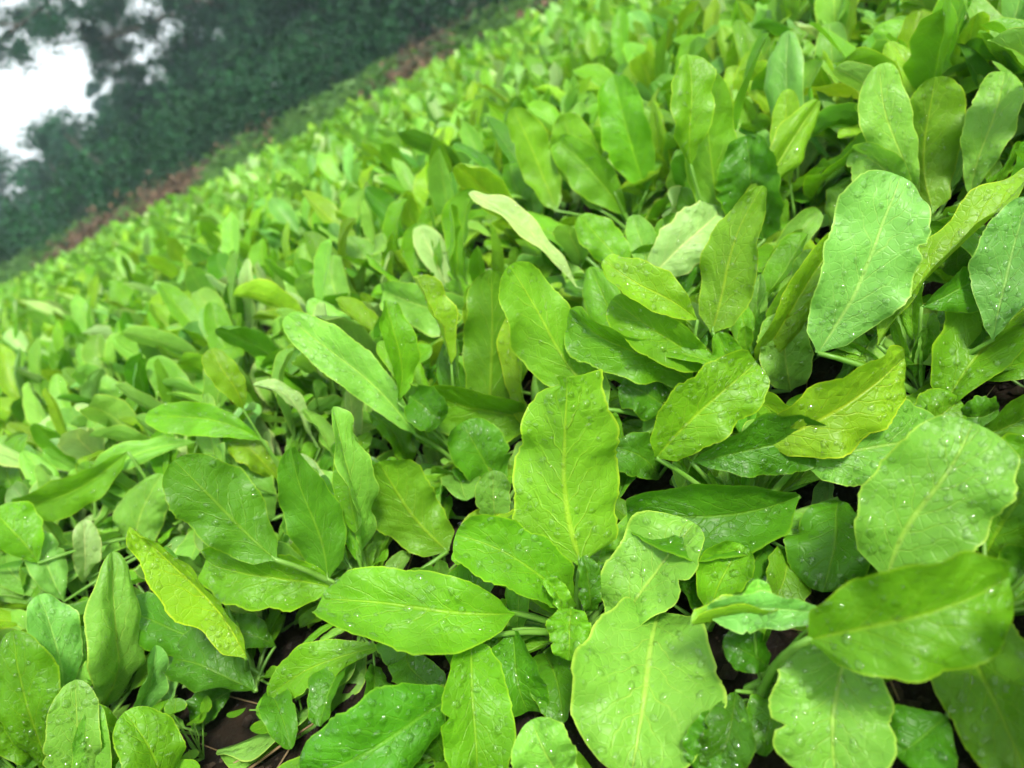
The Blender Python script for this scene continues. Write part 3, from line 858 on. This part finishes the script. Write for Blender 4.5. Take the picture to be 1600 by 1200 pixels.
for oi_ in order:
    x, y = pts[oi_]
    r = np.random.default_rng(int(oi_) + 40000)
    dist = math.hypot(x, y)
    patch = 0.5 + 0.5 * math.sin(x * 1.7 + 1.0) * math.sin(y * 1.3 + .5)
    sc = r.uniform(.80, 1.08) * (0.92 + 0.16 * patch) * (1 - .16 * min(1, max(0, (dist - 1.6) / 4)))
    if dist < 1.0: sc *= .85
    if small[oi_]: sc *= .68
    individual = bool(inside[oi_]) and made < N_IND
    base = np.array([x, y, float(ground_z(x, y))])
    lean = r.normal(0, .05, 2)
    leaves = []
    for (ci, vi, az, rl, ls) in rosette(r):
        Rm = rot(az, rl, ls * sc)
        if dist < 3.2 and blocks(NEAR[ci][vi]['X'][::2, ::2].reshape(-1, 3) @ Rm.T + base, .01):
            continue
        leaves.append((ci, vi, az, rl, ls * sc))
    if individual:
        if len(leaves) < 2: continue
        made += 1
        hx = ["at left frame edge", "left of middle", "just left of middle", "in the middle", "just right of middle", "right of middle", "at right frame edge"][int(np.clip(px[oi_] / 229, 0, 6))]
        zz = pt[oi_]
        vz = ["in a gap between nearest plants", "right behind the nearest plants", "in the close rows", "in the middle rows", "in the rows past the middle", "in the farther rows"][int(np.searchsorted([.8, 1.05, 1.35, 1.75, 2.2], zz))]
        look = "small" if sc < .88 else ("tall" if sc > 1.0 else "leafy")
        root = empty("leafy_vegetable_plant", base, f"{look} green plant {vz}, {hx}", "plant", "leafy vegetable plants in the field")
        for (ci, vi, az, rl, s) in leaves:
            vset = NEAR[ci][vi]
            o = link("leaf", vset['mesh'], root)
            o.rotation_mode = 'QUATERNION'
            o.rotation_quaternion = (Matrix.Rotation(az, 3, 'Z') @ Matrix.Rotation(rl, 3, 'Y')).to_quaternion()
            o.scale = (s, s, s)
            o.color = tone_colour(tone_pick(r, dist) if px[oi_] > 560 or r.random() < .55 else r.choice(list('pppw')), r, .14)
            if pt[oi_] < 1.7: link("petiole", vset['stalk'], o)
            if pt[oi_] < 1.5: link("water_droplets", vset['drops'], o, "stuff")
    else:
        old = r.random() < .012
        far = dist > 3.0 or (dist > 1.8 and not inside[oi_])
        for (ci, vi, az, rl, s) in leaves[:(9 if far else 20)]:
            d = (FARLO if far else FAR)[ci][vi]
            V = d['X'].reshape(-1, 3) @ rot(az, rl, s).T + base
            far_v.append(V); far_f.append(d['F'] + far_n); far_uv.append(d['uv'].reshape(-1, 2)); far_n += len(V)
            far_c.append(np.broadcast_to(np.array(tone_colour('o' if old and ci == 3 else tone_pick(r, dist), r, .14)[:3]), (len(V), 3)))
me = make_mesh("distant_crop", np.concatenate(far_v), np.concatenate(far_f), np.concatenate(far_uv), M_LEAF_FAR, True, np.concatenate(far_c))
link("distant_crop", me, None, "stuff", "bright green leafy crop filling the rest of the field to its far edge", "crop")
print("PLANTS", len(pts), made, "far faces", sum(len(f) for f in far_f))

# plants that share a description are told apart by their order from the left
by_label = {}
for o in col.objects:
    if o.name.startswith("leafy_vegetable_plant"): by_label.setdefault(o["label"], []).append(o)
ORD = ["leftmost", "second from left", "third from left", "fourth from left", "fifth from left", "sixth from left", "seventh from left", "eighth from left",
       "ninth from left", "tenth from left"] + [f"{w} from left" for w in "eleventh twelfth thirteenth fourteenth fifteenth sixteenth seventeenth eighteenth nineteenth twentieth".split()] + ["far along the row"] * 40
for lab, os_ in by_label.items():
    if len(os_) > 1:
        os_.sort(key=lambda o: float(project(np.array(o.location))[0]))
        for q_, o in enumerate(os_):
            o["label"] = lab + ", " + (ORD[q_] if q_ < len(os_) - 1 or q_ == 0 else "rightmost")

# ------------------------------------------------------------------ trees and brush beyond the field
def polar(az, D):
    a = math.radians(az)
    x, y = D * math.sin(a), D * math.cos(a)
    return np.array([x, y, float(ground_z(x, y))])
M_FOLIAGE = plain_material("tree_leaves", (0.007, 0.052, 0.020), (0.022, 0.092, 0.031), 3.0, 0.7, 0, source='ATTR', trans=0.25, spec=0.2)
M_BARK = plain_material("bark", (0.035, 0.028, 0.022), (0.09, 0.075, 0.06), 14, 0.9, 0.8, 0.03)
M_PALE = plain_material("weathered_wood", (0.14, 0.13, 0.10), (0.24, 0.22, 0.18), 20, 0.8, 0.5, 0.01)
M_LITTER = plain_material("dead_leaves", (0.080, 0.052, 0.032), (0.150, 0.095, 0.055), 6, 0.8, 0, source='ATTR', trans=0.15)
M_GRASS = plain_material("verge_grass", (0.045, 0.13, 0.02), (0.09, 0.20, 0.03), 5, 0.6, 0, source='ATTR', trans=0.3)

def leaf_cloud(r, centres, radii, n, size, tint=(1, 1, 1), squash=0.8, shell=0.55):
    """n small folded leaf faces spread through blobs of foliage"""
    centres = np.asarray(centres); radii = np.asarray(radii)
    w = radii ** 2; w = w / w.sum()
    k = r.choice(len(centres), n, p=w)
    d = r.normal(size=(n, 3)); d /= np.linalg.norm(d, axis=1)[:, None]
    rad = radii[k] * (shell + (1 - shell) * r.random(n)) * r.choice([1, 1, 1, .6], n)
    p = centres[k] + d * rad[:, None] * np.array([1, 1, squash])
    ln = r.normal(size=(n, 3)); ln[:, 2] -= .4; ln /= np.linalg.norm(ln, axis=1)[:, None]
    q = r.normal(size=(n, 3)); wd = np.cross(ln, q); wd /= np.linalg.norm(wd, axis=1)[:, None]
    s = (size * r.uniform(.6, 1.3, n))[:, None]
    V = np.stack([p - ln * s * .5, p + wd * s * .28, p + ln * s * .5, p - wd * s * .28], 1).reshape(-1, 3)
    Fc = np.arange(n * 4).reshape(n, 4)
    clump = np.random.default_rng(3).uniform(.4, 1.5, len(centres))[k]
    c = np.array(tint) * (clump * r.uniform(.75, 1.25, n))[:, None]
    return V, Fc, np.repeat(c, 4, 0)

def limb(r, a, b, ra, rb, sag=0.0, n=7, wob=.06):
    q = np.linspace(0, 1, n)[:, None]
    a, b = np.asarray(a, float), np.asarray(b, float)
    P = a + (b - a) * q
    P[1:-1] += r.normal(0, wob * np.linalg.norm(b - a) / 3, (n - 2, 3))
    P[:, 2] += sag * np.sin(q[:, 0] * math.pi)
    return P, np.linspace(ra, rb, n)

def bush(name, label, cat, base, h, rad, n, size, tint, seed, group, stems=4, trunk_r=.035, low=.08):
    r = np.random.default_rng(seed)
    root = empty(name, base, label, cat, group)
    tr = Batch(); cs, rs = [], []
    for i in range(stems):
        a = r.uniform(0, 6.28)
        top = np.array([math.cos(a) * rad * r.uniform(.2, .7), math.sin(a) * rad * r.uniform(.2, .7), h * r.uniform(.55, .9)])
        P, R = limb(r, (r.normal(0, .06), r.normal(0, .06), -.05), top, trunk_r * r.uniform(.7, 1.2), trunk_r * .25)
        tr.add(*tube(P, R, 6))
        for m in (3, 4, 5):
            e = P[m] + np.array([r.normal(0, rad * .45), r.normal(0, rad * .45), r.uniform(.05, .3) * h])
            Q, R2 = limb(r, P[m], e, R[m] * .6, R[m] * .15, n=4)
            tr.add(*tube(Q, R2, 4))
            cs.append(e); rs.append(rad * r.uniform(.28, .5))
        cs.append(top); rs.append(rad * r.uniform(.3, .5))
    for i in range(11):
        a = r.uniform(0, 6.28)
        cs.append((math.cos(a) * rad * .75, math.sin(a) * rad * .75, h * r.uniform(low, .55))); rs.append(rad * r.uniform(.35, .55))
    cs = np.array(cs); rs = np.array(rs)
    cs[:, 2] = np.minimum(cs[:, 2], h - rs * .7)
    link("trunk", tr.mesh("trunk", M_BARK), root)
    V, Fc, c = leaf_cloud(r, cs, rs, n, size, tint)
    link("crown", make_mesh("crown", V, Fc, None, M_FOLIAGE, False, c), root)
    return root

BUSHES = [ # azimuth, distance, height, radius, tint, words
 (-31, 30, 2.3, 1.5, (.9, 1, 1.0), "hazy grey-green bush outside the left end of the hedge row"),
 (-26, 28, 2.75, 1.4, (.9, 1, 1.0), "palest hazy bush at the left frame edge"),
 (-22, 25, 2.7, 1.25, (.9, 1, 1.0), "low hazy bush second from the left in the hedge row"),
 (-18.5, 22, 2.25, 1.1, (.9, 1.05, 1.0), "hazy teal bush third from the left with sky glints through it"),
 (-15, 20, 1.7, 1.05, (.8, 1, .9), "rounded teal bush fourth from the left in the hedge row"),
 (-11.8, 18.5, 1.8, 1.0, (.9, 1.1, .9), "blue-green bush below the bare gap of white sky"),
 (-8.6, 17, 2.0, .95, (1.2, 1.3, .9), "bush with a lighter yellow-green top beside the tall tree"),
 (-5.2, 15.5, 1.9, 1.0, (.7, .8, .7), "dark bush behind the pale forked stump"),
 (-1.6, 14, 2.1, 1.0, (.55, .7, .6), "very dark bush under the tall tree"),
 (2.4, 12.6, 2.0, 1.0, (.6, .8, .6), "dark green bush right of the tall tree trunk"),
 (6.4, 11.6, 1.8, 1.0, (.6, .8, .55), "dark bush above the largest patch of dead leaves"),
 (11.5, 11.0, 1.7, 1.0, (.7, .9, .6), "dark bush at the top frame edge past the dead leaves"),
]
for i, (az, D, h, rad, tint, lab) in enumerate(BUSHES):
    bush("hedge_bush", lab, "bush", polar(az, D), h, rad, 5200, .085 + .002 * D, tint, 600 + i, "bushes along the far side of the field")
for i, (az, D, h, rad) in enumerate([(-29, 36, 1.9, 1.9), (-24, 35, 1.8, 1.9), (-18, 33, 1.7, 1.8), (-12, 29, 1.8, 1.7), (-5, 24, 2.9, 1.8), (1, 21, 3.2, 1.8), (7, 19, 3.2, 1.8)]):
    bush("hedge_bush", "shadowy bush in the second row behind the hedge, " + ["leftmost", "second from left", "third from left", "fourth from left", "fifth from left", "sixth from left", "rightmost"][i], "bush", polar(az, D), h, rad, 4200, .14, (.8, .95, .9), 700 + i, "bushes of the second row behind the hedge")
bush("spire_tree", "small narrow tree rising alone above the hedge against white sky", "tree", polar(-14.6, 36), 4.3, .62, 3200, .16, (.9, 1, 1), 801, None, 3, .05)

def tall_tree():
    r = np.random.default_rng(41)
    base = polar(1.5, 15.5)
    root = empty("tall_tree", base, "tall dark tree with a long bare limb reaching left across white sky", "tree")
    tr = Batch(); cs, rs = [], []
    lf = np.array([-ED[0] * 0 - math.cos(math.radians(1.5)), math.sin(math.radians(1.5)), 0.0])   # to the left as seen from the field
    P, R = limb(r, (0, 0, -.1), (.1, .2, 5.2), .17, .05, n=10)
    tr.add(*tube(P, R, 9))
    # the long limb and its twigs
    A, RA = limb(r, P[3], lf * 3.6 + np.array([0, -.6, 2.15]), .085, .028, sag=.12, n=12, wob=.05)
    tr.add(*tube(A, RA, 7))
    for m in range(4, 12):
        for _ in range(3):
            e = A[m] + np.array([r.normal(0, .38), r.normal(0, .3), r.uniform(-.35, .55)])
            Q, R2 = limb(r, A[m], e, .018, .005, n=4); tr.add(*tube(Q, R2, 4))
            if m not in (5, 6) or e[2] > A[m][2] + .25:
                cs.append(e); rs.append(r.uniform(.2, .42))
    B, RB = limb(r, P[5], lf * 4.9 + np.array([0, -1.2, 2.75]), .07, .02, sag=.35, n=12, wob=.05)
    tr.add(*tube(B, RB, 6))
    for m in range(3, 12):
        for _ in range(4):
            e = B[m] + np.array([r.normal(0, .35), r.normal(0, .3), r.uniform(-.40, .5)])
            Q, R2 = limb(r, B[m], e, .015, .004, n=4); tr.add(*tube(Q, R2, 4))
            cs.append(e); rs.append(r.uniform(.22, .45))
    for (qx, qy, rr_) in [(150, 50, .3), (182, 95, .36), (195, 35, .34), (228, 120, .3), (165, 10, .36), (262, 12, .36), (290, 100, .36), (318, 55, .32), (112, 20, .3), (60, 22, .34),
                          (18, 60, .32), (30, 30, .3), (252, 150, .3), (330, 135, .4), (372, 60, .45), (345, 10, .4), (205, 70, .3), (160, 75, .26), (300, 140, .4), (215, 145, .24), (400, 110, .5), (10, 10, .3), (162, 62, .3), (168, 112, .32), (192, 150, .32), (216, 122, .32), (255, 112, .3), (175, 85, .3), (200, 102, .3), (150, 88, .22), (230, 95, .2)]:
        e = at_depth(qx, qy, 14.3 + r.normal(0, .3)) - base
        m = int(np.argmin(np.linalg.norm(A - e, axis=1)))
        Q, R2 = limb(r, A[m], e, .02, .005, n=5); tr.add(*tube(Q, R2, 4))
        for _ in range(4):
            cs.append(e + r.normal(0, .13, 3)); rs.append(rr_ * r.uniform(.5, .8))
    sparse_c, sparse_r = np.array(cs), np.array(rs)
    cs, rs = [], []
    for i in range(44):
        a = r.uniform(0, 6.28); m = r.integers(3, 10)
        e = P[m] + np.array([math.cos(a) * r.uniform(.7, 2.0), math.sin(a) * r.uniform(.6, 1.6), r.uniform(-.3, .8)])
        Q, R2 = limb(r, P[m], e, R[m] * .5, .012, n=6); tr.add(*tube(Q, R2, 5))
        cs.append(e); rs.append(r.uniform(.45, .8))
    link("trunk", tr.mesh("trunk", M_BARK), root)
    b = Batch()
    b.add(*leaf_cloud(r, sparse_c, sparse_r, 46000, .06, (.6, .8, .75), .9, .2))
    b.add(*leaf_cloud(r, cs, rs, 22000, .10, (.5, .72, .55)))
    link("crown", b.mesh("crown", M_FOLIAGE, False), root)
tall_tree()

def pale_stump():
    r = np.random.default_rng(5)
    base = polar(-8.4, 12.6)
    root = empty("forked_stump", base, "pale weathered forked stump standing at the foot of the hedge", "stump")
    z = base[2]
    top = at_depth(372, 178, 12.4) - base
    P, R = limb(r, (0, 0, -.1), top, .035, .028, n=6, wob=.1)
    link("trunk", make_mesh("trunk", *tube(P, R, 7), None, M_PALE), root)
    for d in (-.14, .1):
        Q, R2 = limb(r, P[-1], P[-1] + np.array([d, 0, .07]), .024, .012, n=4)
        link("branch_stub", make_mesh("branch_stub", *tube(Q, R2, 6), None, M_PALE), root)
pale_stump()
# slim bare trunks in front of the hedge
for i, (az, D, dz, lx, lab) in enumerate([(-16.2, 17.5, 1.4, -.35, "dark slanting bare stem in front of the hazy bushes"), (-1.0, 12.2, .9, .1, "thin brown leaning stem at the foot of the tall tree"), (-19.6, 20, 1.2, .2, "far thin dark stem among the hazy bushes")]):
    r = np.random.default_rng(90 + i)
    root = empty("bare_sapling", polar(az, D), lab, "sapling")
    P, R = limb(r, (0, 0, -.1), (lx, 0, dz), .035, .015, n=7)
    link("trunk", make_mesh("trunk", *tube(P, R, 6), None, M_BARK), root)
    for m in (3, 4, 5):
        Q, R2 = limb(r, P[m], P[m] + np.array([r.normal(0, .25), 0, .3]), .012, .004, n=4)
        link("twig", make_mesh("twig", *tube(Q, R2, 4), None, M_BARK), root)

# dead leaves and grass on the bank along the field edge
def verge():
    r = np.random.default_rng(77)
    Lb, Gb = [], []
    SL = np.linalg.norm((E1 - E0)[:2])
    n = 34000
    s_ = r.uniform(-4, SL + 6, n); off = r.gamma(2.0, .27, n) + .10
    mask = np.sin(s_ * 1.25 + .6) + .6 * np.sin(s_ * 2.9 + 2) + r.normal(0, .45, n)
    xy = E0[:2] + s_[:, None] * ED + off[:, None] * EN
    z = ground_z(xy[:, 0], xy[:, 1])
    vx, _, _ = project(np.column_stack([xy, z]))
    patches = sum(np.exp(-((vx - c_) / w_) ** 2) for c_, w_ in ((665, 85), (430, 45), (270, 75), (130, 50), (980, 120), (-120, 90)))
    dead = patches + .35 * mask > .62
    # dead leaves in loose heaps
    k = dead.sum()
    p = np.column_stack([xy[dead], z[dead] + r.gamma(1.6, .03, k)])
    ln = r.normal(size=(k, 3)); ln[:, 2] *= .7; ln /= np.linalg.norm(ln, axis=1)[:, None]
    wd = np.cross(ln, r.normal(size=(k, 3))); wd /= np.linalg.norm(wd, axis=1)[:, None]
    sz = r.uniform(.03, .075, k)[:, None]
    V = np.stack([p - ln * sz * .5, p + wd * sz * .3, p + ln * sz * .5, p - wd * sz * .3], 1).reshape(-1, 3)
    c = np.repeat(np.array([1, 1, 1]) * r.uniform(.45, 1.35, k)[:, None] * np.array([1.0, .95, .9]), 4, 0)
    link("leaf_litter", make_mesh("leaf_litter", V, np.arange(k * 4).reshape(k, 4), None, M_LITTER, False, c), None, "stuff",
         "reddish brown dead leaves and bracken heaped along the far field edge", "dead leaves")
    # grass tufts
    g = ~dead
    k = g.sum()
    p = np.column_stack([xy[g], z[g]])
    p = np.repeat(p, 2, 0) + np.column_stack([r.normal(0, .04, (2 * k, 2)), np.zeros(2 * k)])
    k *= 2
    hgt = r.uniform(.05, .15, k)
    ln = np.column_stack([r.normal(0, .35, k), r.normal(0, .35, k), np.ones(k)]) * hgt[:, None]
    wd = np.column_stack([r.normal(size=(k, 2)), np.zeros(k)]); wd /= np.linalg.norm(wd, axis=1)[:, None]; wd *= .008
    tip = p + ln + np.column_stack([r.normal(0, .06, (k, 2)), -hgt * .12])
    V = np.stack([p - wd, p + wd, p + ln * .6 + wd * .7, tip], 1).reshape(-1, 3)
    c = np.repeat(np.array([1, 1, 1]) * r.uniform(.6, 1.4, k)[:, None], 4, 0)
    link("verge_grass", make_mesh("verge_grass", V, np.arange(k * 4).reshape(k, 4), None, M_GRASS, False, c), None, "stuff",
         "tufts of green grass between the dead leaves at the field edge", "grass")
verge()

def undergrowth():
    r = np.random.default_rng(91)
    SL = np.linalg.norm((E1 - E0)[:2])
    cs, rs = [], []
    for i in range(210):
        p = along(r.uniform(-16, SL + 7), r.choice([r.uniform(2.4, 5.0), r.uniform(1.0, 2.4)], p=[.7, .3]))
        cs.append((p[0], p[1], float(ground_z(p[0], p[1])) + r.uniform(.0, .55))); rs.append(r.uniform(.3, .65))
    V, Fc, c = leaf_cloud(r, cs, rs, 42000, .08, (.8, .85, .75))
    link("undergrowth", make_mesh("undergrowth", V, Fc, None, M_FOLIAGE, False, c), None, "stuff", "dark tangled undergrowth at the foot of the hedge", "undergrowth")
undergrowth()

# ------------------------------------------------------------------ small things on the soil
def round_leaf(r, size):
    a = np.linspace(0, 2 * math.pi, 13)[:-1]
    rr = 1 + .12 * np.cos(a * 2) + .05 * np.cos(a * 3 + 1)
    V = np.column_stack([rr * np.cos(a) * .5, rr * np.sin(a) * .42 + .5, .10 * np.sin(a) ** 2 + .05 * np.cos(a)]) * size
    V = np.vstack([V, [[0, .5 * size, 0]]])
    Fc = [(i, (i + 1) % 12, (i + 2) % 12, 12) for i in range(0, 12, 2)]
    uv = np.column_stack([V[:, 1] / size, V[:, 0] / size + .5])
    return V, np.array(Fc), uv
def weed(px_, py_, label, seed, n=9):
    r = np.random.default_rng(seed)
    c = at_z(px_, py_, .005)
    root = empty("seedling_weed", c, label, "weed")
    for i in range(n):
        az, el, ln = r.uniform(0, 6.28), r.uniform(.5, 1.3), r.uniform(.02, .055)
        e = np.array([math.cos(az) * math.cos(el), math.sin(az) * math.cos(el), math.sin(el)]) * ln
        P, R = limb(r, (0, 0, 0), e, .0011, .0008, n=4)
        V, Fc, uv = round_leaf(r, r.uniform(.016, .026))
        o = link("leaf", make_mesh("leaf", V, Fc, uv, M_LEAF), root)
        o.location = Vector(e); o.rotation_euler = (r.normal(.1, .25), r.normal(0, .25), az - math.pi / 2)
        o.color = tone_colour('m', r, .1)
        link("stem", make_mesh("stem", *tube(P, R, 5), None, M_PETIOLE), root)
weed(318, 1185, "tiny round-leaved weed seedling on the bare soil at lower left", 11)
weed(470, 1120, "tiny weed seedling beside the drooping leaf's shadowed stalks", 12, 6)

def soil_crumbs():
    """loose wet crumbs and bits of straw on the bare soil between the nearest plants"""
    r = np.random.default_rng(15)
    k = 9000
    x = r.uniform(-1.0, 1.1, k); y = r.uniform(.12, 1.5, k)
    rad = .0012 + .0065 * r.random(k) ** 3
    oct_ = np.array([(1, 0, 0), (0, 1, 0), (-1, 0, 0), (0, -1, 0), (0, 0, .8), (0, 0, -.6), (.7, .7, .35), (-.7, .7, .3), (-.7, -.7, .4), (.7, -.7, .3)])
    fo = np.array([(0, 6, 4), (6, 1, 4), (1, 7, 4), (7, 2, 4), (2, 8, 4), (8, 3, 4), (3, 9, 4), (9, 0, 4), (0, 1, 6), (1, 2, 7), (2, 3, 8), (3, 0, 9)])
    V = oct_[None] * rad[:, None, None] * r.uniform(.65, 1.35, (k, 10, 1))
    V = V + np.stack([x, y, ground_z(x, y) + rad * .35], 1)[:, None, :]
    Fc = (fo[None] + (np.arange(k) * 10)[:, None, None]).reshape(-1, 3)
    link("soil_crumbs", make_mesh("soil_crumbs", V.reshape(-1, 3), Fc, None, M_SOIL, False), None, "stuff", "dark wet soil crumbs on the bare ground between the stalks", "soil")
    k = 420
    p = np.stack([r.uniform(-.9, 1.0, k), r.uniform(.15, 1.4, k)], 1)
    p = np.column_stack([p, ground_z(p[:, 0], p[:, 1]) + r.uniform(.003, .012, k)])
    a = r.uniform(0, 6.28, k); ln = np.column_stack([np.cos(a), np.sin(a), r.normal(0, .2, k)]) * r.uniform(.01, .05, (k, 1))
    wd = np.column_stack([-np.sin(a), np.cos(a), np.zeros(k)]) * r.uniform(.0004, .0012, (k, 1)); up = np.array([0, 0, .0008])
    V = np.stack([p - ln - wd, p - ln + wd, p - ln + up, p + ln - wd, p + ln + wd, p + ln + up], 1).reshape(-1, 3)
    fq = np.array([(0, 3, 5, 2), (2, 5, 4, 1), (1, 4, 3, 0)])
    Fc = (fq[None] + (np.arange(k) * 6)[:, None, None]).reshape(-1, 4)
    link("straw_litter", make_mesh("straw_litter", V, Fc, None, M_STRAW, False), None, "stuff", "thin dry straw scraps lying on the soil under the plants", "straw")
soil_crumbs()

def stick(name, pts_, rad, mat, label, cat):
    P = np.array(pts_)
    c = P[0].copy()
    q = np.linspace(0, 1, 8)[:, None]
    path = (1 - q) ** 2 * P[0] + 2 * q * (1 - q) * P[1] + q ** 2 * P[2] - c
    o = link(name, make_mesh(name, *tube(path, np.linspace(rad, rad * .6, 8), 6), None, mat), None, None, label, cat)
    o.location = Vector(c)
stick("dry_straw", [at_z(385, 1205, .006), at_z(430, 1170, .014), at_z(490, 1130, .012)], .0016, M_STRAW, "dry brown straw lying on the soil at lower left", "straw")
stick("dry_straw", [at_z(275, 1088, .006), at_z(310, 1070, .016), at_z(340, 1055, .012)], .0009, M_STRAW, "thin pale straw on dark soil under the left leaves", "straw")
stick("dry_straw", [at_z(470, 1150, .006), at_z(462, 1120, .02), at_z(450, 1090, .02)], .0008, M_STRAW, "short thin straw crossing the longer one at lower left", "straw")
b0 = at_z(1236, 110, .02)
t_ = float((b0 - CAM) @ fw)
stick("dry_stalk", [b0, at_depth(1233, 50, t_ - .03), at_depth(1242, -12, t_ - .06)], .006, M_STRAW, "brown dry stalk standing up between leaves at the top right", "stalk")

def grass_blade(P, w, label):
    P = np.array(P); c = P[0].copy()
    q = np.linspace(0, 1, 14)[:, None]
    C = (1 - q) ** 2 * P[0] + 2 * q * (1 - q) * P[1] + q ** 2 * P[2] - c
    sd = unit(np.cross(P[2] - P[0], CAM - P[1]))
    wv = w * np.sin(np.linspace(.5, math.pi, 14)) ** .7
    up = unit(CAM - P[1])
    V = np.stack([C - sd * wv[:, None], C - up * .25 * wv[:, None], C + sd * wv[:, None]], 1).reshape(-1, 3)
    uvb = np.stack([np.repeat(q, 3, 1), np.broadcast_to([.1, .5, .9], (14, 3))], 2).reshape(-1, 2)
    o = link("grass_blade", make_mesh("grass_blade", V, grid_faces(14, 3), uvb, M_LEAF), None, None, label, "grass blade")
    o.location = Vector(c); o.color = (*TONES['d'], 1)
tA = float((at_z(110, 960, .05) - CAM) @ fw)
grass_blade([at_depth(112, 905, tA - .04), at_depth(50, 862, tA - .08), at_depth(-20, 893, tA - .06)], .0048, "single grass blade crossing the left edge between the leaves")

# ------------------------------------------------------------------ misty air
def haze():
    x0, x1, y0, y1, z0, z1 = -64, 64, -64, 64, -1.2, 8.5
    V = np.array([(x, y, z) for x in (x0, x1) for y in (y0, y1) for z in (z0, z1)])
    Fc = np.array([(0, 1, 3, 2), (4, 6, 7, 5), (0, 4, 5, 1), (2, 3, 7, 6), (0, 2, 6, 4), (1, 5, 7, 3)])
    m, nt = mat_new("misty_air")
    out = N(nt, "ShaderNodeOutputMaterial")
    pv = N(nt, "ShaderNodeVolumePrincipled")
    pv.inputs["Color"].default_value = (0.66, 0.89, 1.0, 1)
    pv.inputs["Density"].default_value = 0.0038
    pv.inputs["Anisotropy"].default_value = 0.2
    nt.links.new(pv.outputs[0], out.inputs["Volume"])
    link("haze", make_mesh("haze", V, Fc, None, m, False), None, "stuff", "pale bluish mist hanging over the field and the trees", "haze")
haze()
